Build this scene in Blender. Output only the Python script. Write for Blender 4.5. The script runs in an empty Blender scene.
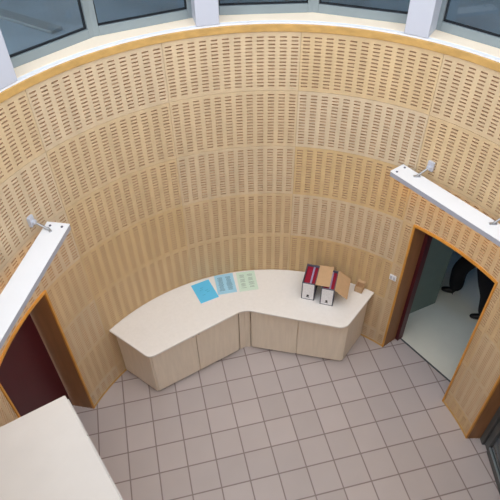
import bpy, bmesh, math, random
from mathutils import Vector, Matrix
random.seed(7)
sc = bpy.context.scene
COL = sc.collection
S = 0.31                      # one floor tile in metres; every length below is in tiles
PI = math.pi
R_ = math.radians

# ------------------------------------------------------------------ camera
CAMH = 18.7078
cam_d = bpy.data.cameras.new('camera'); cam = bpy.data.objects.new('camera', cam_d); COL.objects.link(cam)
cam.location = (0, 0, CAMH*S)
pit, rol = 0.77863, -0.018935
fw = Vector((0, math.cos(pit), -math.sin(pit))); rt = Vector((1, 0, 0)); up = rt.cross(fw)
r2 = math.cos(rol)*rt + math.sin(rol)*up; u2 = -math.sin(rol)*rt + math.cos(rol)*up
cam.matrix_world = Matrix.Translation((0, 0, CAMH*S)) @ Matrix((r2, u2, -fw)).transposed().to_4x4()
cam_d.sensor_fit = 'HORIZONTAL'; cam_d.sensor_width = 36; cam_d.lens = 36*545.56/500
cam_d.clip_start = 0.02; cam_d.clip_end = 200
sc.camera = cam

# ------------------------------------------------------------------ world and exposure
w = bpy.data.worlds.new('sky'); sc.world = w; w.use_nodes = True
bg = w.node_tree.nodes['Background']; bg.inputs[0].default_value = (0.93, 0.97, 1.0, 1); bg.inputs[1].default_value = 3.0
sc.view_settings.view_transform = 'Standard'; sc.view_settings.look = 'None'
sc.view_settings.gamma = 1; sc.view_settings.use_curve_mapping = False
sc.view_settings.exposure = -0.28

# ------------------------------------------------------------------ materials
def lin(c):
    return tuple(((x/255)/12.92 if x/255 <= .04045 else ((x/255+.055)/1.055)**2.4) for x in c) + (1,)
def mat(name, col, rough=.6, metal=0, spec=.4, noise=0, nscale=6, stretch=(1, 1, 1), bump=0, rnd=0, emit=None, trans=0, tint=None):
    m = bpy.data.materials.new(name); m.use_nodes = True; nt = m.node_tree; b = nt.nodes['Principled BSDF']
    c = lin(col); b.inputs['Base Color'].default_value = c; b.inputs['Roughness'].default_value = rough
    b.inputs['Metallic'].default_value = metal; b.inputs['Specular IOR Level'].default_value = spec
    b.inputs['Transmission Weight'].default_value = trans
    if emit: b.inputs['Emission Color'].default_value = lin(emit[0]); b.inputs['Emission Strength'].default_value = emit[1]
    last = None
    if noise or rnd:
        tc = nt.nodes.new('ShaderNodeTexCoord'); mp = nt.nodes.new('ShaderNodeMapping'); mp.inputs['Scale'].default_value = stretch
        nz = nt.nodes.new('ShaderNodeTexNoise'); nz.inputs['Scale'].default_value = nscale; nz.inputs['Detail'].default_value = 5
        nt.links.new(tc.outputs['Object'], mp.inputs[0]); nt.links.new(mp.outputs[0], nz.inputs['Vector'])
        mr = nt.nodes.new('ShaderNodeMapRange'); mr.inputs['From Min'].default_value = .3; mr.inputs['From Max'].default_value = .7
        mr.inputs['To Min'].default_value = 1-noise; mr.inputs['To Max'].default_value = 1+noise
        nt.links.new(nz.outputs[0], mr.inputs[0])
        hs = nt.nodes.new('ShaderNodeHueSaturation'); hs.inputs['Color'].default_value = c
        nt.links.new(mr.outputs[0], hs.inputs['Value'])
        if rnd:
            oi = nt.nodes.new('ShaderNodeObjectInfo'); m2 = nt.nodes.new('ShaderNodeMapRange')
            m2.inputs['To Min'].default_value = 1-rnd; m2.inputs['To Max'].default_value = 1+rnd*1.6
            nt.links.new(oi.outputs['Random'], m2.inputs[0]); nt.links.new(m2.outputs[0], hs.inputs['Saturation'])
        nt.links.new(hs.outputs[0], b.inputs['Base Color'])
        if bump:
            bp = nt.nodes.new('ShaderNodeBump'); bp.inputs['Strength'].default_value = bump; bp.inputs['Distance'].default_value = .01
            nt.links.new(nz.outputs[0], bp.inputs['Height']); nt.links.new(bp.outputs[0], b.inputs['Normal'])
    return m
M = {}
M['ply'] = mat('plywood', (211, 187, 153), .5, noise=.07, nscale=3, stretch=(3, 3, .6), rnd=.14)
M['slot'] = mat('slot_backing', (178, 146, 118), .9)
M['slot_side'] = mat('slot_side', (204, 170, 138), .8)
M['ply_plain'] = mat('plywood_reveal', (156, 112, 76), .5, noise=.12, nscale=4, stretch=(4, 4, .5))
M['oak'] = mat('golden_oak', (200, 160, 98), .4, noise=.14, nscale=5, stretch=(2, 2, 4))
M['trim_oak'] = mat('orange_oak_edging', (212, 152, 66), .4, noise=.12, nscale=5)
M['cream'] = mat('cream_paint', (255, 238, 216), .45, noise=.02)
M['white'] = mat('white_paint', (196, 200, 214), .4, noise=.015)
M['bright'] = mat('white_enamel', (240, 242, 248), .35, noise=.01)
M['alu'] = mat('grey_aluminium', (138, 150, 156), .4, metal=.2, noise=.03)
M['alu_dark'] = mat('dark_grey_metal', (92, 96, 98), .4, metal=.3, noise=.05)
M['gasket'] = mat('black_gasket', (22, 26, 34), .6)
M['glass'] = mat('window_glass', (235, 245, 250), .02, trans=1)
M['lam'] = mat('cream_laminate', (243, 240, 238), .4, noise=.02, nscale=30)
M['lam_body'] = mat('beige_laminate', (238, 226, 210), .5, noise=.04, nscale=5, stretch=(6, 6, .6))
M['lam_grey'] = mat('grey_white_laminate', (212, 206, 202), .45, noise=.03, nscale=4)
M['edge'] = mat('laminate_edging', (188, 160, 128), .5, noise=.05)
M['plinth'] = mat('brown_plinth', (110, 80, 60), .6, noise=.05)
M['maroon'] = mat('maroon_paint', (78, 20, 32), .4, noise=.06)
M['green'] = mat('grey_green_paint', (120, 140, 134), .6, noise=.03)
M['lino'] = mat('pale_linoleum', (236, 236, 224), .35, noise=.05, nscale=2)
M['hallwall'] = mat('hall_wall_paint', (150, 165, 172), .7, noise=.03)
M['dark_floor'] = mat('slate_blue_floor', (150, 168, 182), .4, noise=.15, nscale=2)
M['folder'] = mat('maroon_folder', (150, 18, 52), .45, noise=.08, nscale=20)
M['lilac'] = mat('lilac_paper', (176, 160, 200), .6, noise=.08, nscale=40)
M['marble'] = mat('grey_marbled_paper', (236, 236, 242), .5, noise=.12, nscale=120)
M['box_edge'] = mat('grey_binding_tape', (98, 98, 116), .6, noise=.05)
M['card'] = mat('brown_cardboard', (204, 170, 134), .75, noise=.05, nscale=12)
M['black'] = mat('black_plastic', (24, 24, 28), .5)
M['blue'] = mat('bright_blue_paper', (104, 206, 252), .6, noise=.02)
M['pblue'] = mat('pale_blue_paper', (168, 218, 244), .6, noise=.02)
M['pgreen'] = mat('pale_green_paper', (214, 236, 222), .6, noise=.02)
M['ink'] = mat('grey_print', (96, 128, 150), .7)
M['ink_soft'] = mat('faded_print', (150, 172, 164), .7)
M['ink_blue'] = mat('blue_print', (58, 160, 206), .7)
M['steel'] = mat('brushed_steel', (176, 178, 184), .3, metal=.8, noise=.05)
M['trouser'] = mat('black_trousers', (20, 21, 28), .9, noise=.2, nscale=30)
M['jacket'] = mat('dark_jacket', (34, 38, 52), .9, noise=.15, nscale=30)
M['skin'] = mat('skin', (200, 150, 124), .55, noise=.03)
M['hair'] = mat('brown_hair', (50, 34, 24), .8, noise=.2, nscale=60)
M['shoe'] = mat('black_leather', (20, 18, 18), .4, noise=.1)
M['shaded_shell'] = mat('shaded_white_enamel', (168, 172, 188), .4, noise=.02)  # shade on the white bar's sides, put into a grey colour
M['warm_glow'] = mat('added_warm_glow', (255, 220, 160), .5, emit=((255, 200, 120), 5))  # unseen warm glow, added to light the wall under the linear lights

def tile_mat():
    m = bpy.data.materials.new('floor_tiles'); m.use_nodes = True; nt = m.node_tree; b = nt.nodes['Principled BSDF']
    N = nt.nodes.new; L = nt.links.new
    tc = N('ShaderNodeTexCoord'); mp = N('ShaderNodeMapping'); mp.vector_type = 'TEXTURE'
    mp.inputs['Location'].default_value = (-1.54543*S, 9.47336*S, 0); mp.inputs['Rotation'].default_value = (0, 0, .22159); mp.inputs['Scale'].default_value = (S, S, S)
    L(tc.outputs['Object'], mp.inputs[0])
    sp = N('ShaderNodeSeparateXYZ'); L(mp.outputs[0], sp.inputs[0])
    ds = []
    for k in (0, 1):
        pp = N('ShaderNodeMath'); pp.operation = 'PINGPONG'; pp.inputs[1].default_value = .5; L(sp.outputs[k], pp.inputs[0]); ds.append(pp)
    mn = N('ShaderNodeMath'); mn.operation = 'MINIMUM'; L(ds[0].outputs[0], mn.inputs[0]); L(ds[1].outputs[0], mn.inputs[1])
    rp = N('ShaderNodeMapRange'); rp.inputs['From Min'].default_value = .014; rp.inputs['From Max'].default_value = .03; L(mn.outputs[0], rp.inputs[0])
    fl = N('ShaderNodeVectorMath'); fl.operation = 'FLOOR'; L(mp.outputs[0], fl.inputs[0])
    cx = N('ShaderNodeCombineXYZ'); s2 = N('ShaderNodeSeparateXYZ'); L(fl.outputs[0], s2.inputs[0]); L(s2.outputs[0], cx.inputs[0]); L(s2.outputs[1], cx.inputs[1])
    wn = N('ShaderNodeTexWhiteNoise'); wn.noise_dimensions = '2D'; L(cx.outputs[0], wn.inputs['Vector'])
    nz = N('ShaderNodeTexNoise'); nz.inputs['Scale'].default_value = 3; nz.inputs['Detail'].default_value = 6; L(tc.outputs['Object'], nz.inputs['Vector'])
    ad = N('ShaderNodeMath'); ad.operation = 'ADD'; L(wn.outputs['Value'], ad.inputs[0]); L(nz.outputs[0], ad.inputs[1])
    mr = N('ShaderNodeMapRange'); mr.inputs['From Max'].default_value = 2; mr.inputs['To Min'].default_value = .88; mr.inputs['To Max'].default_value = 1.1; L(ad.outputs[0], mr.inputs[0])
    hs = N('ShaderNodeHueSaturation'); hs.inputs['Color'].default_value = lin((198, 188, 188)); L(mr.outputs[0], hs.inputs['Value'])
    mx = N('ShaderNodeMix'); mx.data_type = 'RGBA'; mx.inputs['A'].default_value = lin((146, 132, 130))
    L(rp.outputs[0], mx.inputs['Factor']); L(hs.outputs[0], mx.inputs['B']); L(mx.outputs['Result'], b.inputs['Base Color'])
    b.inputs['Roughness'].default_value = .38
    bp = N('ShaderNodeBump'); bp.inputs['Strength'].default_value = .4; bp.inputs['Distance'].default_value = .003; L(rp.outputs[0], bp.inputs['Height']); L(bp.outputs[0], b.inputs['Normal'])
    return m
M['tiles'] = tile_mat()

# ------------------------------------------------------------------ helpers
def tag(o, label=None, cat=None, group=None, kind=None):
    if label: o['label'] = label
    if cat: o['category'] = cat
    if group: o['group'] = group
    if kind: o['kind'] = kind
    return o
def empty(name, loc, rz=0):
    o = bpy.data.objects.new(name, None); COL.objects.link(o); o.empty_display_size = .05
    o.location = [c*S for c in loc]; o.rotation_euler = (0, 0, rz); return o
class MB:
    """collects verts (in tiles) and faces for ONE mesh"""
    def __init__(s): s.v = []; s.f = []; s.mi = []
    def add(s, v, f, mi=0):
        n = len(s.v); s.v += [tuple(p) for p in v]; s.f += [tuple(i+n for i in q) for q in f]; s.mi += [mi]*len(f); return s
    def box(s, c, d, rz=0, mi=0, mtx=None):
        hx, hy, hz = d[0]/2, d[1]/2, d[2]/2
        v = [Vector((x, y, z)) for z in (-hz, hz) for x, y in ((-hx, -hy), (hx, -hy), (hx, hy), (-hx, hy))]
        m = mtx or Matrix.Rotation(rz, 3, 'Z')
        v = [m @ p + Vector(c) for p in v]
        return s.add(v, [(3, 2, 1, 0), (4, 5, 6, 7), (0, 1, 5, 4), (1, 2, 6, 5), (2, 3, 7, 6), (3, 0, 4, 7)], mi)
    def prism(s, poly, z0, z1, mi=0):
        n = len(poly); a = sum(poly[i][0]*poly[(i+1) % n][1]-poly[(i+1) % n][0]*poly[i][1] for i in range(n))
        if a < 0: poly = poly[::-1]
        v = [(x, y, z0) for x, y in poly]+[(x, y, z1) for x, y in poly]
        f = [tuple(range(n-1, -1, -1)), tuple(range(n, 2*n))]+[(i, (i+1) % n, n+(i+1) % n, n+i) for i in range(n)]
        return s.add(v, f, mi)
    def arc(s, ra, rb, t0, t1, z0, z1, step=1.5, mi=0):
        n = max(1, int(math.ceil((t1-t0)/step))); T = [t0+(t1-t0)*i/n for i in range(n+1)]; v = []
        for t in T:
            a = P(t, ra); b = P(t, rb); v += [(*a, z0), (*b, z0), (*b, z1), (*a, z1)]
        f = []
        for i in range(n):
            k = 4*i; f += [(k, k+1, k+5, k+4), (k+1, k+2, k+6, k+5), (k+2, k+3, k+7, k+6), (k+3, k, k+4, k+7)]
        full = abs(t1-t0-360) < 1e-6
        if not full: f += [(3, 2, 1, 0), (4*n, 4*n+1, 4*n+2, 4*n+3)]
        return s.add(v, f, mi)
    def cyl(s, a, b, r, n=12, mi=0):
        a = Vector(a); b = Vector(b); d = (b-a).normalized(); u = d.orthogonal().normalized(); w_ = d.cross(u)
        v = [tuple(c+r*(math.cos(2*PI*i/n)*u+math.sin(2*PI*i/n)*w_)) for c in (a, b) for i in range(n)]
        f = [tuple(range(n-1, -1, -1)), tuple(range(n, 2*n))]+[(i, (i+1) % n, n+(i+1) % n, n+i) for i in range(n)]
        return s.add(v, f, mi)
    def build(s, name, mats, parent=None, bevel=0, smooth=False, origin=None):
        if not isinstance(mats, (list, tuple)): mats = [mats]
        par_o = Vector(parent.location)/S if (parent and parent.type == 'EMPTY') else None
        o0 = Vector(origin) if origin is not None else Vector((0, 0, 0))
        prz = parent.rotation_euler.z if parent else 0
        vs = s.v
        if parent is not None:
            base = parent.get('_o', None)
            base = Vector(base) if base is not None else Vector((0, 0, 0))
            o0 = base
        vs = [((x-o0[0])*S, (y-o0[1])*S, (z-o0[2])*S) for x, y, z in vs]
        me = bpy.data.meshes.new(name); me.from_pydata(vs, [], s.f)
        for m in mats: me.materials.append(M[m])
        me.polygons.foreach_set('material_index', s.mi)
        if smooth: me.polygons.foreach_set('use_smooth', [True]*len(s.f))
        me.update()
        o = bpy.data.objects.new(name, me); COL.objects.link(o)
        if parent is not None: o.parent = parent
        elif origin is not None: o.location = [c*S for c in origin]
        if bevel:
            b = o.modifiers.new('bevel', 'BEVEL'); b.width = bevel*S; b.segments = 2; b.limit_method = 'ANGLE'; b.angle_limit = R_(35)
        return o
# world-placed parts under an Empty: the empty keeps its world location, the part's own vertices are made relative to it
def root(name, loc, label, cat, group=None):
    e = empty(name, loc); ROOTO[e.name] = Vector(loc); return tag(e, label, cat, group)
ROOTO = {}
def part(mb, name, mats, parent, bevel=0, smooth=False):
    """vertices given in world tiles; parent = root empty or a mesh part of it"""
    o0 = ROOTO.get(parent.name, Vector((0, 0, 0)))
    mb.v = [(x-o0[0], y-o0[1], z-o0[2]) for x, y, z in mb.v]
    o = mb.build(name, mats, None, bevel, smooth); o.parent = parent; ROOTO[o.name] = o0
    return o
C = (0.59153, 7.78973); R = 7.19525
def P(t, r=R): return (C[0]+r*math.sin(R_(t)), C[1]+r*math.cos(R_(t)))
def struct(mb, name, mats, bevel=0, smooth=False):
    return tag(mb.build(name, mats, None, bevel, smooth), kind='structure')
def sub(mb, name, mats, parent, bevel=0, smooth=False):
    o = mb.build(name, mats, None, bevel, smooth); o.parent = parent; return o
def roundpoly(pts, rad):
    """pts = [(x, y, r)] ; rounds corners with r>0"""
    out = []; n = len(pts)
    for i, (x, y, r) in enumerate(pts):
        if r <= 0: out.append((x, y)); continue
        p = Vector((x, y)); a = (Vector(pts[i-1][:2])-p).normalized(); b = (Vector(pts[(i+1) % n][:2])-p).normalized()
        for k in range(9):
            q = k/8; out.append(tuple(p+a*r*(1-q)**2+b*r*q**2))
    return out

# ------------------------------------------------------------------ openings
TOP = 6.69
OPEN = [(-90.2, -67.3), (42.1, 66.7), (79.5, 103.0)]
DEP = .86
def frame_of(o):
    a, b = P(o[0]), P(o[1]); tm = (o[0]+o[1])/2
    n = Vector((math.sin(R_(tm)), math.cos(R_(tm)))); t = Vector((math.cos(R_(tm)), -math.sin(R_(tm))))
    return Vector(a), Vector(b), n, t
# floor: the disc with a tongue running out through each opening
pts = []
cur = -180.0
for o in OPEN+[None]:
    end = o[0] if o else 180.0
    k = max(1, int((end-cur)/3)); pts += [P(cur+(end-cur)*i/k, R+.12) for i in range(k+(1 if o else 0))]
    if o:
        a, b, n, t = frame_of(o); a2 = a+n*DEP; b2 = b+n*DEP
        pts += [tuple(a+n*.1), tuple(a2), tuple(b2), tuple(b+n*.1)]; cur = o[1]
fl = struct(MB().prism(pts, -.3, 0), 'floor', 'tiles')

# ------------------------------------------------------------------ walls
def cut(t0, t1):
    segs = [(t0, t1)]
    for a, b in OPEN:
        ns = []
        for s0, s1 in segs:
            if b <= s0 or a >= s1: ns.append((s0, s1)); continue
            if a > s0: ns.append((s0, a))
            if b < s1: ns.append((b, s1))
        segs = ns
    return [q for q in segs if q[1]-q[0] > .3]
BACK0, BACK1 = -116.5, 131.5
rows = [(0.0, .785), (.785, 2.75), (2.75, 4.715), (4.715, TOP), (TOP, 8.655), (8.655, 10.62), (10.62, 12.40)]
cols = [(-116.5+31*i, -85.5+31*i) for i in range(8)]
WALLS = {}
for i, (c0, c1) in enumerate(cols):      # one wall section per column of panels
    core = MB()
    for s0, s1 in cut(c0, c1): core.arc(R+.1, R+.3, s0, s1, 0, TOP)
    core.arc(R+.1, R+.3, c0, c1, TOP, 12.36)
    WALLS[i] = struct(core, ['wall_left', 'wall_left', 'wall_back', 'wall_back', 'wall_back', 'wall_right', 'wall_right', 'wall_right'][i], 'ply_plain')
near = MB().arc(R, R+.3, BACK1, 360+BACK0, 0, 12.36)
struct(near, 'wall_near', 'ply')

PITCH = 31/12
def panel(t0, t1, z0, z1):
    g = .035; gz = .005
    a0, a1 = t0+g, t1-g; b0, b1 = z0+gz, z1-gz
    nc = max(1, int(round((t1-t0)/PITCH))) if t1-t0 > 2.4 else 0
    zp = .105; nr = int((b1-b0-.16)/zp)
    if nr < 3: nr = max(nr, 0)
    pit_t = (t1-t0)/max(nc, 1); U = [a0]; 
    for i in range(nc):
        c = t0+pit_t*(i+.5); U += [c-.29*PITCH, c+.29*PITCH]
    U.append(a1)
    m0 = b0+((b1-b0)-nr*zp)/2; V = [b0]
    for j in range(nr):
        c = m0+zp*(j+.5); V += [c-.021, c+.021]
    V.append(b1)
    nu, nv = len(U), len(V); mb = MB(); v = []; f = []; mi = []
    ps = [P(t) for t in U]
    for j in range(nv):
        for i in range(nu): v.append((*ps[i], V[j]))
    pd = [P(t, R+.07) for t in U]
    for j in range(nv-1):
        for i in range(nu-1):
            q = (j*nu+i, (j+1)*nu+i, (j+1)*nu+i+1, j*nu+i+1)
            if i % 2 == 1 and j % 2 == 1:
                k = len(v)
                v += [(*pd[i], V[j]), (*pd[i], V[j+1]), (*pd[i+1], V[j+1]), (*pd[i+1], V[j])]
                f.append((k, k+1, k+2, k+3)); mi.append(1)
                for x in range(4):
                    y = (x+1) % 4; f.append((q[x], q[y], k+y, k+x)); mi.append(2)
            else: f.append(q); mi.append(0)
    # outer returns
    edges = [[j*nu for j in range(nv)], [(nv-1)*nu+i for i in range(nu)], [j*nu+nu-1 for j in range(nv-1, -1, -1)], [i for i in range(nu-1, -1, -1)]]
    for ed in edges:
        k = len(v)
        for q in ed:
            i, j = q % nu, q//nu; v.append((*P(U[i], R+.1), V[j]))
        for x in range(len(ed)-1): f.append((ed[x], ed[x+1], k+x+1, k+x)); mi.append(0)
    mb.v = v; mb.f = f; mb.mi = mi
    return mb
for z0, z1 in rows:
    for i, (c0, c1) in enumerate(cols):
        for s0, s1 in (cut(c0, c1) if z1 <= TOP+.01 else [(c0, c1)]):
            sub(panel(s0, s1, z0, z1), 'acoustic_panel', ['ply', 'slot', 'slot_side'], WALLS[i])

# skirting strip and golden rail
bs = MB()
for s0, s1 in cut(BACK0, BACK1): bs.arc(R-.035, R+.02, s0, s1, 0, .07)
struct(bs, 'baseboard_back', 'oak', bevel=.01)
struct(MB().arc(R-.05, R+.12, -180, 180, 12.41, 12.625), 'trim_1', 'oak', bevel=.02)
struct(MB().arc(R-.03, R+.12, -180, 180, 12.63, 12.675), 'trim_2', 'bright')
struct(MB().arc(R+.1, 8.15, -180, 180, 12.5, 12.68), 'trim_3', 'cream')
struct(MB().arc(R+.32, 8.15, -180, 180, 12.2, 12.5), 'wall_sill', 'cream')

# ------------------------------------------------------------------ door openings
for k, o in enumerate(OPEN):
    a, b, n, t = frame_of(o)
    j = MB()
    for p, s in ((a, -1), (b, 1)):
        q0 = p+n*.0; q1 = p+n*DEP
        j.prism([tuple(q0+t*s*.001+n*.03), tuple(q1), tuple(q1+t*s*.12), tuple(q0+t*s*.12+n*.05)], 0, TOP)
    hd = [tuple(P(o[0]+(o[1]-o[0])*i/10, R+.03)) for i in range(11)]+[tuple(b+n*DEP), tuple(a+n*DEP)]
    j.prism(hd, TOP, TOP+.12)
    d = struct(j, 'door_%d' % (k+1), 'ply_plain')
    tr = MB()
    tr.arc(R-.04, R+.06, o[0]-.55, o[0]+.02, .0, TOP+.06); tr.arc(R-.04, R+.06, o[1]-.02, o[1]+.55, .0, TOP+.06)
    tr.arc(R-.04, R+.06, o[0]+.02, o[1]-.02, TOP-.03, TOP+.07)
    sub(tr, 'door_trim', 'trim_oak', d, bevel=.01)
    th = MB(); c = (a+b)/2+n*(DEP+.02); th.box((c.x, c.y, .01), ((b-a).length, .06, .03), math.atan2(t.y, t.x))
    sub(th, 'threshold', 'alu_dark', d)
    ang = math.atan2(t.y, t.x); L = (b-a).length
    if k == 0:      # closed maroon leaf
        c = (a+b)/2+n*(DEP-.02); sub(MB().box((c.x, c.y, TOP/2), (L-.1, .14, TOP-.04), ang), 'door_leaf', 'maroon', d, bevel=.01)
    if k == 1:      # maroon frame at the outer edge of the reveal
        m = MB(); c0 = a+n*(DEP-.02)+t*.07; c1 = b+n*(DEP-.02)-t*.07; cm = (a+b)/2+n*(DEP-.02)
        m.box((c0.x, c0.y, TOP/2), (.14, .3, TOP), ang); m.box((c1.x, c1.y, TOP/2), (.14, .3, TOP), ang); m.box((cm.x, cm.y, TOP-.07), (L-.28, .3, .14), ang)
        sub(m, 'door_frame', 'maroon', d, bevel=.01)
    if k == 2:      # grey glazed aluminium door
        c = (a+b)/2+n*(DEP-.25); fr = MB(); hw = L/2
        for s in (-1, 1):
            q = c+t*s*(hw-.12); fr.box((q.x, q.y, TOP/2), (.24, .3, TOP), ang)
        fr.box((c.x, c.y, TOP-.12), (L-.48, .3, .24), ang)
        sub(fr, 'door_frame', 'alu_dark', d, bevel=.02)
        lf = MB()
        for s in (-1, 1):
            q = c+t*s*(hw-.38); lf.box((q.x, q.y, TOP/2-.08), (.26, .16, TOP-.36), ang)
        lf.box((c.x, c.y, .18), (L-1.02, .16, .28), ang); lf.box((c.x, c.y, TOP-.4), (L-1.02, .16, .28), ang)
        lf = sub(lf, 'door_leaf', 'alu_dark', d, bevel=.02)
        sub(MB().box((c.x-n.x*.05, c.y-n.y*.05, .35), (L-1.02, .05, .06), ang), 'glazing_bead', 'alu', lf)
        sub(MB().box((c.x, c.y, TOP/2-.1), (L-1.02, .03, TOP-.85), ang), 'door_glass', 'glass', lf)
        sub(MB().cyl((c.x-n.x*.1-t.x*(-hw+.4), c.y-n.y*.1-t.y*(-hw+.4), 3.2), (c.x-n.x*.1-t.x*(-hw+.4), c.y-n.y*.1-t.y*(-hw+.4), 4.0), .04), 'door_handle', 'steel', lf)

# ------------------------------------------------------------------ the hall behind the right-hand opening
a, b, n, t = frame_of(OPEN[1]); m0 = (a+b)/2+n*(DEP+.06)
def H(nn, tt): q = m0+n*nn+t*tt; return (q.x, q.y)
struct(MB().prism([H(-.01, -6), H(-.01, 5), H(9, 5), H(9, -6)], -.3, 0), 'floor_hall', 'lino')
struct(MB().prism([(6.40, 14.62), (8.13, 15.41), (8.05, 15.62), (6.30, 14.85)], 0, 8), 'wall_hall_left', 'green')
struct(MB().prism([H(.02, -6), H(.02, -1.62), H(.2, -1.62), H(.2, -6)], 0, 8), 'wall_hall_near', 'hallwall')
struct(MB().prism([H(.02, 1.6), H(.02, 5), H(.2, 5), H(.2, 1.6)], 0, 8), 'wall_hall_front', 'hallwall')
struct(MB().prism([H(9, -6), H(9, 5), H(9.2, 5), H(9.2, -6)], 0, 8), 'wall_hall_far', 'hallwall')
struct(MB().prism([H(.02, -6.2), H(9.2, -6.2), H(9.2, -6), H(.02, -6)], 0, 8), 'wall_hall_end', 'hallwall')
struct(MB().prism([H(.02, 5), H(9.2, 5), H(9.2, 5.2), H(.02, 5.2)], 0, 8), 'wall_hall_right', 'hallwall')
struct(MB().prism([H(.02, -6.2), H(.02, 5.2), H(9.2, 5.2), H(9.2, -6.2)], 8, 8.2), 'ceiling_hall', 'hallwall')
struct(MB().prism([H(.02, -1.65), H(.02, 1.65), H(.2, 1.65), H(.2, -1.65)], TOP+.02, 8), 'wall_hall_lintel', 'hallwall')

a, b, n, t = frame_of(OPEN[2]); m3 = (a+b)/2+n*(DEP+.06)
def G(nn, tt): q = m3+n*nn+t*tt; return (q.x, q.y)
struct(MB().prism([G(-.02, -2), G(-.02, 2), G(5, 2), G(5, -2)], -.3, 0), 'floor_lobby', 'dark_floor')
struct(MB().prism([G(5, -2), G(5, 2), G(5.2, 2), G(5.2, -2)], 0, 8), 'wall_lobby_far', 'hallwall')
struct(MB().prism([G(.2, -1.9), G(5.2, -1.9), G(5.2, -2.1), G(.2, -2.1)], 0, 8), 'wall_lobby_left', 'hallwall')
struct(MB().prism([G(.2, 2), G(5.2, 2), G(5.2, 2.2), G(.2, 2.2)], 0, 8), 'wall_lobby_right', 'hallwall')
struct(MB().prism([G(.02, -2.1), G(.02, 2.2), G(5.2, 2.2), G(5.2, -2.1)], 8, 8.2), 'ceiling_lobby', 'hallwall')
struct(MB().prism([G(.02, -2), G(.02, 2), G(.2, 2), G(.2, -2)], TOP+.02, 8), 'wall_lobby_lintel', 'hallwall')
struct(MB().prism([G(.02, -2), G(.02, -1.5), G(.2, -1.5), G(.2, -2)], 0, 8), 'wall_lobby_near', 'hallwall')
struct(MB().prism([G(.02, 1.5), G(.02, 2), G(.2, 2), G(.2, 1.5)], 0, 8), 'wall_lobby_front', 'hallwall')

# dark corridor seen through the upper windows
struct(MB().arc(8.15, 15, -180, 180, 12.3, 12.45, step=4), 'floor_gallery', 'dark_floor')
struct(MB().arc(15, 15.2, -75, 95, 12.3, 21, step=4), 'wall_gallery', 'hallwall')
struct(MB().arc(7.6, 15.2, -75, 95, 21, 21.2, step=4), 'ceiling', 'white')

streak = MB(); 
for i in range(1): streak.prism([(-9.6, 17.75), (-5.35, 14.95), (-5.12, 15.25), (-9.4, 18.1)], 12.45, 12.55)
struct(streak, 'reflection_streak', 'alu', bevel=.02)  # pale strip added to stand in for a reflected streak in the glass

# ------------------------------------------------------------------ windows and columns of the upper ring
VT = [-58, -35.5, -13, 9.5, 32, 54.5, 77]; RV = 7.98; SILL = 12.68; WTOP = 21.0
def facet(k, t0, t1):
    p0 = Vector(P(t0, RV)); p1 = Vector(P(t1, RV)); d = (p1-p0); L = d.length; d.normalize(); ang = math.atan2(d.y, d.x); c = (p0+p1)/2
    nn = Vector((-d.y, d.x))
    e0 = .3 if t0 in (-58, -13, 32, 77) else 0.0; e1 = .3 if t1 in (-58, -13, 32, 77) else 0.0
    p0 = p0+d*e0; p1 = p1-d*e1; L = (p1-p0).length; c = (p0+p1)/2
    fr = MB(); fw_ = .17
    for q in (p0+d*fw_/2, p1-d*fw_/2): fr.box((q.x, q.y, (SILL+WTOP)/2), (fw_, .22, WTOP-SILL), ang)
    for zc, h in ((SILL+.12, .24), (WTOP-.1, .2)): fr.box((c.x, c.y, zc), (L-2*fw_, .22, h), ang)
    o = struct(fr, 'window_%d' % k, 'alu', bevel=.012)
    g = MB(); w_ = .03
    for q in (p0+d*(fw_+w_/2), p1-d*(fw_+w_/2)): g.box((q.x, q.y, (SILL+WTOP)/2), (w_, .1, WTOP-SILL-.4), ang)
    for zc in (SILL+.24+w_/2, WTOP-.2-w_/2): g.box((c.x, c.y, zc), (L-2*fw_-2*w_, .1, w_), ang)
    sub(g, 'window_gasket', 'gasket', o)
    sub(MB().box((c.x, c.y, (SILL+WTOP)/2), (L-2*fw_-2*w_, .03, WTOP-SILL-.4-2*w_), ang), 'window_pane', 'glass', o)
for k in range(6): facet(k+1, VT[k], VT[k+1])
for k, tc_ in enumerate((-58, -13, 32, 77)):
    ct = Vector(P(tc_, 7.6)); ang = -R_(tc_)
    struct(MB().box((ct.x, ct.y, (SILL+WTOP)/2), (.64, .88, WTOP-SILL), ang), 'wall_column_%d' % (k+1), 'white', bevel=.02)

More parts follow.
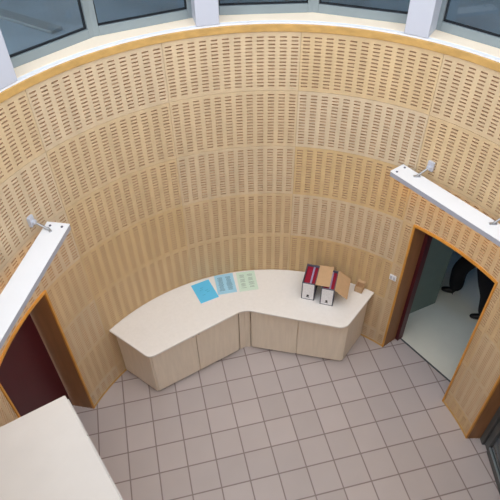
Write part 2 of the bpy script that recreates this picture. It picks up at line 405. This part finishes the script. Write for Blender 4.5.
# ------------------------------------------------------------------ white linear lights over the doorways
def linear_light(tm, tc_, nc, half, z, rods, label, zb, wid=.57):
    n = Vector((math.sin(R_(tm)), math.cos(R_(tm)))); t = Vector((math.cos(R_(tm)), -math.sin(R_(tm))))
    cc = Vector(C)+n*nc+t*tc_; ang = math.atan2(t.y, t.x)
    r = root('linear_light', (cc.x, cc.y, z-.1), label, 'wall light', 'linear lights over the doorways')
    part(MB().box((cc.x, cc.y, z-.1), (2*half-.02, wid-.01, .16), ang), 'housing', 'shaded_shell', r, bevel=.01)
    part(MB().box((cc.x, cc.y, z-.01), (2*half, wid, .03), ang), 'top_plate', 'bright', r, bevel=.01)
    part(MB().box((cc.x, cc.y, z-.175), (2*half-.3, .4, .02), ang), 'added_glow', 'warm_glow', r)
    for s in (-1, 1):
        q = cc+t*s*(half-.16)
        for e in (-.17, .17):
            u = q+n*e; part(MB().cyl((u.x, u.y, z+.002), (u.x, u.y, z+.02), .035, 10), 'screw', 'box_edge', r)
    for tt in rods:
        p0 = Vector(C)+n*(nc+.12)+t*tt
        # wall point at the same tangential offset
        tw = tt+.12 if tm > 0 else tt; nn = math.sqrt(R*R-tw*tw); p1 = Vector(C)+n*(nn-.1)+t*tw
        rod = MB().cyl((p0.x, p0.y, z+.03), (p1.x, p1.y, zb), .032); rod.box((p0.x, p0.y, z+.02), (.2, .07, .04), ang+.9)
        rod = part(rod, 'support_rod', 'steel', r)
        b_ = MB().box((p1.x+n.x*.06, p1.y+n.y*.06, zb+.03), (.2, .09, .3), ang); b_.cyl((p1.x-n.x*.06, p1.y-n.y*.06, zb), (p1.x+n.x*.08, p1.y+n.y*.08, zb), .07)
        part(b_, 'wall_bracket', 'white', r, bevel=.01)
linear_light(54.3, -.33, 6.48, 2.0, 8.82, (-1.65, 1.0), 'long white linear light over the open right-hand doorway', 9.08)
linear_light(-80, 0.29, 6.31, 2.06, 8.85, (2.02, -1.35), 'long white linear light over the closed maroon door', 9.1, .66)

# ------------------------------------------------------------------ counter
Z = 2.85
arcb = [P(-53.3+(35.2+53.3)*i/40, R-.02) for i in range(41)]
top = [(x, y, 0) for x, y in arcb]+[(3.41, 11.96, .32), (-.25, 12.93, .3), (-3.56, 10.85, .22)]
poly = roundpoly(top, 1)
ct = MB().prism(poly, Z-.09, Z)
worktop = ct.build('worktop', 'lam', None, bevel=.025, origin=(0, 13, Z-.09))
worktop.location = (0, 0, 0)
worktop.data.transform(Matrix.Translation((0, 13*S, (Z-.09)*S)))
tag(worktop, 'long bent cream worktop following the curved wall over the low cabinets', 'worktop')
LF, IA, IM, IB, RF, RB, LB = map(Vector, ((-3.67, 11.2), (-.5, 13.09), (-.26, 13.27), (-.02, 13.22), (3.62, 12.43), (4.52, 13.58), (-5.04, 12.06)))
def arcp(t0, t1, n=14, r=R-.06): return [P(t0+(t1-t0)*i/n, r) for i in range(n+1)]
def cabinet(front0, front1, back, label, name='low_cabinet', doors=True, end=0):
    c = (front0+front1)/2; r = root(name, (c.x, c.y, 0), label, 'cabinet', 'low cabinets under the counter')
    poly = [tuple(front0), tuple(front1)]+back
    part(MB().prism(poly, .12, Z-.095), 'body', 'lam_body', r, bevel=.008)
    cen = Vector((sum(p[0] for p in poly)/len(poly), sum(p[1] for p in poly)/len(poly)))
    d = (front1-front0).normalized(); nrm = Vector((d.y, -d.x))
    part(MB().prism([tuple(front0-nrm*.08+d*.04), tuple(front1-nrm*.08-d*.04)]+[tuple(Vector(p)*.985+cen*.015) for p in back], 0, .12), 'plinth', 'plinth', r)
    if doors:
        L = (front1-front0).length; ang = math.atan2(d.y, d.x); e0 = .05; e1 = .05; w_ = (L-e0-e1)/2
        for i in range(2):
            q = front0+d*(e0+w_*(i+.5))+nrm*.03
            dd = part(MB().box((q.x, q.y, (.16+Z-.2)/2), (w_-.035, .055, Z-.2-.16), ang), 'door', 'lam_body', r, bevel=.008)
            hq = front0+d*(e0+w_+(-.12 if i == 0 else .12))+nrm*.075
            part(MB().box((hq.x, hq.y, Z-.34), (.05, .05, .16), ang), 'handle', 'steel', dd, bevel=.008)
    return r
eps = .006
cabinet(LF, IA, arcp(-14.8, -51.8), 'left low beige cabinet of the bent counter, nearest the maroon door')
cabinet(IB, RF, arcp(33.9, -2.8), 'right low beige cabinet under the worktop carrying the document boxes')
cf = root('corner_cabinet', (IM.x, IM.y, 0), 'narrow beige corner filler where the two low cabinets meet', 'cabinet')
part(MB().prism([(IA.x+.03, IA.y+.05), tuple(IM), (IB.x-.03, IB.y+.05)]+arcp(-3.0, -14.6, 5), .0, Z-.095), 'body', 'lam_body', cf, bevel=.006)

# ------------------------------------------------------------------ papers
def sheet(quad, matn, inkn, label, lines, z):
    q = [Vector(p) for p in quad]; c = sum(q, Vector((0, 0)))/4
    ux = (q[1]-q[0]+q[2]-q[3]).normalized(); ang = math.atan2(ux.y, ux.x); uy = Vector((-ux.y, ux.x))
    r = root('paper_sheet', (c.x, c.y, z), label, 'paper', 'paper sheets on the counter')
    part(MB().box((c.x, c.y, z+.006), (.74, 1.0, .012), ang), 'sheet', matn, r)
    ink = MB()
    for (x, y, lw, lh) in lines:
        p = c+ux*x+uy*y; ink.box((p.x, p.y, z+.0135), (lw, lh, .002), ang)
    if lines: part(ink, 'printing', inkn, r)
rnd = random.Random(3)
colsln = []
for cx_ in (-.17, .15):
    y = .34
    while y > -.34:
        colsln.append((cx_+rnd.uniform(-.01, .01), y, .2+rnd.uniform(-.06, .02), .016)); y -= .045
sheet([(-2.36, 14.14), (-1.63, 14.49), (-1.21, 13.56), (-1.88, 13.23)], 'blue', 'ink_blue', 'plain bright blue paper sheet lying askew, leftmost of three sheets on the counter',
      [(rnd.uniform(-.12, .12), .2-.09*i, .12, .014) for i in range(5)], Z)
sheet([(-1.44, 14.60), (-.73, 14.75), (-.55, 13.83), (-1.22, 13.71)], 'pblue', 'ink', 'pale blue sheet printed in two columns, between the bright blue and pale green sheets', colsln, Z+.001)
sheet([(-.55, 14.70), (.16, 14.84), (.24, 13.96), (-.41, 13.89)], 'pgreen', 'ink_soft', 'pale greenish white sheet with faint print, rightmost of three sheets on the counter',
      [l for i, l in enumerate(colsln) if i % 5 != 4], Z+.002)

# ------------------------------------------------------------------ document boxes
def doc_box(fl_, fr_, ang, depth, label, lid_drop, lid_w):
    f0 = Vector(fl_); d = Vector((math.cos(ang), math.sin(ang))); u = Vector((-d.y, d.x)); W = .49; Hh = .9; th = .03
    c = f0+d*W/2+u*depth/2; r = root('document_box', (c.x, c.y, Z), label, 'document box', 'document boxes on the counter')
    sh = MB(); z0 = Z+.004
    sh.box((c.x, c.y, z0+th/2), (W, depth, th), ang)
    for s in (-1, 1):
        q = c+d*s*(W/2-th/2); sh.box((q.x, q.y, z0+Hh/2), (th, depth, Hh), ang)
        q = c+u*s*(depth/2-th/2); sh.box((q.x, q.y, z0+Hh/2), (W, th, Hh), ang)
    part(sh, 'shell', 'box_edge', r, bevel=.006)
    q = c-u*(depth/2+.004); part(MB().box((q.x, q.y, z0+Hh/2), (W-.07, .01, Hh-.09), ang), 'front_label', 'marble', r)
    q = c-u*(depth/2+.012); part(MB().cyl((q.x-u.x*.006, q.y-u.y*.006, z0+.24), (q.x+u.x*.006, q.y+u.y*.006, z0+.24), .045, 14).box((q.x, q.y, z0+.16), (.12, .008, .03), ang), 'finger_ring', 'black', r)
    cc = c-d*.09; part(MB().box((cc.x, cc.y, z0+Hh/2-.02), (.22, depth-.1, Hh-.1), ang), 'folder', 'folder', r, bevel=.01)
    cc = c+d*.055; part(MB().box((cc.x, cc.y, z0+Hh/2), (.06, depth-.12, Hh-.08), ang), 'paper_stack', 'lilac', r, bevel=.005)
    cc = c+d*.15; part(MB().box((cc.x, cc.y, z0+Hh/2-.02), (.12, depth-.1, Hh-.12), ang), 'folder', 'folder', r, bevel=.01)
    # open lid hinged on the right edge
    h0 = c+d*(W/2); zt = z0+Hh; ln = math.hypot(lid_w, lid_drop); sl = math.atan2(lid_drop, lid_w)
    m = Matrix.Rotation(ang, 3, 'Z') @ Matrix.Rotation(sl, 3, 'Y')
    mid = Vector((h0.x, h0.y, zt+.015))+m @ Vector((ln/2, 0, 0.0))
    part(MB().box(tuple(mid), (ln, depth+.04, .03), mtx=m), 'lid', 'card', r, bevel=.006)
    return r
AB = R_(-16)
doc_box((1.90, 13.42), None, AB, .98, 'left grey document box with maroon folders and its brown lid folded right', -.02, .52)
doc_box((2.57, 13.13), None, AB, .98, 'right grey document box with its brown lid hanging open beside it', .36, .48)
# little cardboard box
sb = root('small_box', (4.16, 13.78, Z), 'small open cardboard box by the wall at the right end of the counter', 'box')
ang = R_(-30); c = Vector((4.16, 13.78)); d = Vector((math.cos(ang), math.sin(ang))); u = Vector((-d.y, d.x))
m = MB().box((c.x, c.y, Z+.012), (.3, .3, .02), ang)
for s in (-1, 1):
    q = c+d*s*.14; m.box((q.x, q.y, Z+.145), (.02, .3, .28), ang); q = c+u*s*.14; m.box((q.x, q.y, Z+.145), (.3, .02, .28), ang)
part(m, 'carton', 'card', sb)
q = c+u*.2; part(MB().box((q.x, q.y, Z+.3), (.28, .14, .015), mtx=Matrix.Rotation(ang, 3, 'Z') @ Matrix.Rotation(R_(25), 3, 'X')), 'flap', 'card', sb)

# ------------------------------------------------------------------ light switch
p = Vector(P(39.6, R-.02)); sw = root('light_switch', (p.x, p.y, 4.0), 'small white light switch on the wall left of the open doorway', 'light switch')
ang = -R_(39.6); part(MB().box((p.x, p.y, 4.02), (.26, .04, .25), ang), 'plate', 'bright', sw, bevel=.01)
for s in (-1, 1):
    q = p+Vector((math.cos(ang), math.sin(ang)))*s*.06-Vector((math.sin(R_(39.6)), math.cos(R_(39.6))))*.03
    part(MB().box((q.x, q.y, 4.02), (.08, .02, .15), ang), 'rocker', 'white', sw, bevel=.004)

# ------------------------------------------------------------------ tall cupboard in the foreground
A = Vector((-4.31, 6.64)); v1 = Vector((-.854, -.52)); v2 = Vector((.52, -.854)) ; v2 = Vector((.575, -.818))
W1, L2, HT = 2.0, 3.4, 7.6
tc = root('tall_cupboard', tuple(A+v1*W1/2+v2*L2/2)+(0,), 'tall cream cupboard in the foreground seen from above, beside the maroon door', 'cupboard')
def q4(o, a_, b_): return [tuple(o), tuple(o+v1*a_), tuple(o+v1*a_+v2*b_), tuple(o+v2*b_)]
part(MB().prism(q4(A+v1*.03+v2*.03, W1-.06, L2-.06), .2, HT-.1), 'body', 'lam_body', tc, bevel=.01)
part(MB().prism(q4(A+v1*.06+v2*.06, W1-.12, L2-.12), 0, .2), 'plinth', 'plinth', tc)
part(MB().prism(q4(A, W1, L2), HT-.1, HT), 'top_panel', 'lam_grey', tc, bevel=.02)
for i in range(3):
    o_ = A+v2*(.05+1.1*i)-Vector((.818, .575))*(-.0)
    dn = Vector((.818, .575))
    poly = [tuple(o_-v1*-.03), tuple(o_+v2*1.08-v1*-.03), tuple(o_+v2*1.08+dn*.03-v1*-.0), tuple(o_+dn*.03)]
    dd = part(MB().prism(poly, .25, HT-.14), 'door', 'lam_grey', tc)
    hh = o_+v2*1.0+dn*.06; part(MB().cyl((hh.x, hh.y, 3.2), (hh.x, hh.y, 3.8), .03), 'handle', 'steel', dd)

# ------------------------------------------------------------------ person walking in the hall
def skin(name, vs, es, rad, matn, parent, rootv=0, lv=2):
    me = bpy.data.meshes.new(name); me.from_pydata([tuple(Vector(v)*S) for v in vs], es, []); me.materials.append(M[matn])
    o = bpy.data.objects.new(name, me); COL.objects.link(o)
    m = o.modifiers.new('skin', 'SKIN'); m.use_smooth_shade = True
    for i, r in enumerate(rad):
        rr = r if isinstance(r, tuple) else (r, r)
        me.skin_vertices[0].data[i].radius = (rr[0]*S, rr[1]*S)
    me.skin_vertices[0].data[rootv].use_root = True
    s_ = o.modifiers.new('sub', 'SUBSURF'); s_.levels = lv; s_.render_levels = lv
    if parent: o.parent = parent
    return o
FD = Vector((-.93, .37, 0)).normalized(); RT = Vector((FD.y, -FD.x, 0))
pe = root('person', (9.45, 15.28, 0), 'person in black trousers and dark jacket striding through the hall behind the doorway', 'person')
def W(f, r, z): return FD*f+RT*r+Vector((0, 0, z))
F0 = Vector((9.02, 16.0, 0))-Vector((9.45, 15.28, 0)); F1 = Vector((9.82, 14.42, 0))-Vector((9.45, 15.28, 0))
def loc(v, z): return Vector((v.x, v.y, z))
hipL, hipR = W(.12, .3, 2.85), W(-.12, -.3, 2.85)
v = [W(0, 0, 3.0), W(0, 0, 3.5), W(.02, 0, 4.1), W(.02, 0, 4.55), W(.04, 0, 4.85), W(.07, 0, 5.12), W(.08, 0, 5.4),
     hipL, (hipL+loc(F0, 1.55))/2+FD*.06, loc(F0, 1.55)+FD*.03, loc(F0, .3)-FD*.1,
     hipR, (hipR+loc(F1, 1.5))/2+FD*.08, loc(F1, 1.5)+FD*.06, loc(F1, .36)-FD*.08,
     W(0, -.6, 4.5), W(-.1, -.72, 3.75), W(.45, -.6, 3.9), W(0, .6, 4.5), W(.0, .72, 3.75), W(.5, .6, 3.95)]
e = [(0, 1), (1, 2), (2, 3), (3, 4), (4, 5), (5, 6), (0, 7), (7, 8), (8, 9), (9, 10), (0, 11), (11, 12), (12, 13), (13, 14), (3, 15), (15, 16), (16, 17), (3, 18), (18, 19), (19, 20)]
rad = [(.42, .3), (.4, .28), (.46, .32), (.4, .27), .17, .27, .25, .3, .27, .2, .13, .3, .27, .2, .13, .18, .13, .09, .18, .13, .09]
body = skin('body', v, e, rad, 'skin', pe)
# trousers and jacket as slightly larger shells
skin('trousers', [v[0], v[7], v[8], v[9], v[10]-Vector((0, 0, .08)), v[11], v[12], v[13], v[14]-Vector((0, 0, .08)), W(0, 0, 3.35)], [(0, 1), (1, 2), (2, 3), (3, 4), (0, 5), (5, 6), (6, 7), (7, 8), (0, 9)],
     [(.5, .4), .38, .38, .35, .32, .38, .38, .35, .32, (.46, .36)], 'trouser', pe)
skin('jacket', [W(0, 0, 2.95), v[1], v[2], v[3], W(.03, 0, 4.72), v[15], v[16], v[17], v[18], v[19], v[20]], [(0, 1), (1, 2), (2, 3), (3, 4), (3, 5), (5, 6), (6, 7), (3, 8), (8, 9), (9, 10)],
     [(.52, .42), (.46, .36), (.52, .38), (.46, .34), .2, .23, .18, .15, .23, .18, .15], 'jacket', pe)
def blob(name, c, rad3, matn, parent, rz=0, seg=16):
    bm = bmesh.new(); bmesh.ops.create_uvsphere(bm, u_segments=seg, v_segments=seg//2+2, radius=1)
    m_ = Matrix.Rotation(rz, 4, 'Z') @ Matrix.Diagonal((*rad3, 1))
    for q in bm.verts: q.co = (m_ @ q.co + Vector(c))*S
    me = bpy.data.meshes.new(name); bm.to_mesh(me); bm.free(); me.materials.append(M[matn])
    for p_ in me.polygons: p_.use_smooth = True
    o = bpy.data.objects.new(name, me); COL.objects.link(o); o.parent = parent; return o
FA = math.atan2(FD.y, FD.x)
blob('hair', W(.03, 0, 5.42), (.32, .28, .3), 'hair', pe, FA)
for s in (-1, 1):
    blob('ear', W(.08, s*.275, 5.28), (.05, .03, .08), 'skin', pe, FA, 8)
    blob('eye', W(.33, s*.09, 5.33), (.03, .035, .025), 'black', pe, FA, 8)
blob('nose', W(.37, 0, 5.24), (.06, .035, .07), 'skin', pe, FA, 8)
blob('mouth', W(.33, 0, 5.1), (.03, .08, .02), 'folder', pe, FA, 8)
for hv, s in ((v[17], -1), (v[20], 1)):
    palm = skin('hand', [hv, hv+Vector((0, 0, -.16)), hv+Vector((0, 0, -.3))]+[hv+FD*(.09-.06*i)+Vector((0, 0, -.34)) for i in range(4)]+[hv+FD*(.1-.06*i)-RT*s*.03+Vector((0, 0, -.5+.03*abs(i-1))) for i in range(4)]+[hv+FD*.14+Vector((0, 0, -.2)), hv+FD*.17-RT*s*.03+Vector((0, 0, -.33))],
                [(0, 1), (1, 2), (2, 3), (2, 4), (2, 5), (2, 6), (3, 7), (4, 8), (5, 9), (6, 10), (1, 11), (11, 12)], [.08, .1, .1]+[.035]*4+[.026]*4+[.04, .03], 'skin', pe, lv=1)
def shoe(f, heel):
    o0 = loc(f, 0)-FD*.2
    skin('shoe', [o0+Vector((0, 0, .16+heel)), o0+FD*.22+Vector((0, 0, .15+heel*.7)), o0+FD*.48+Vector((0, 0, .12+heel*.1)), o0+FD*.7+Vector((0, 0, .1)), o0+FD*.08+Vector((0, 0, .3+heel))],
         [(0, 1), (1, 2), (2, 3), (0, 4)], [.15, .15, .14, .09, .15], 'shoe', pe, lv=1)
shoe(F0, 0); shoe(F1, .1)
# two unseen fill lights added to brighten the hall
def hall_fill(nn, tt, rad, strength, colr, label):
    hx, hy = H(nn, tt)
    hl = root('fill_light', (hx, hy, 7.84), label, 'fill light', 'added fill lights in the hall')
    part(MB().cyl((hx, hy, 7.88), (hx, hy, 8.0), rad+.05, 24), 'fill_body', 'bright', hl)
    k = 'added_glow%d' % strength; M[k] = mat('fill_glow', (220, 235, 255), .5, emit=(colr, strength))
    part(MB().cyl((hx, hy, 7.84), (hx, hy, 7.88), rad, 24), 'added_glow', k, hl)
hall_fill(3.6, -1.2, .45, 13, (120, 185, 255), 'round cool fill light added unseen above the person in the hall')
hall_fill(1.3, .5, .3, 14, (245, 250, 235), 'round warm fill light added unseen just inside the hall doorway')
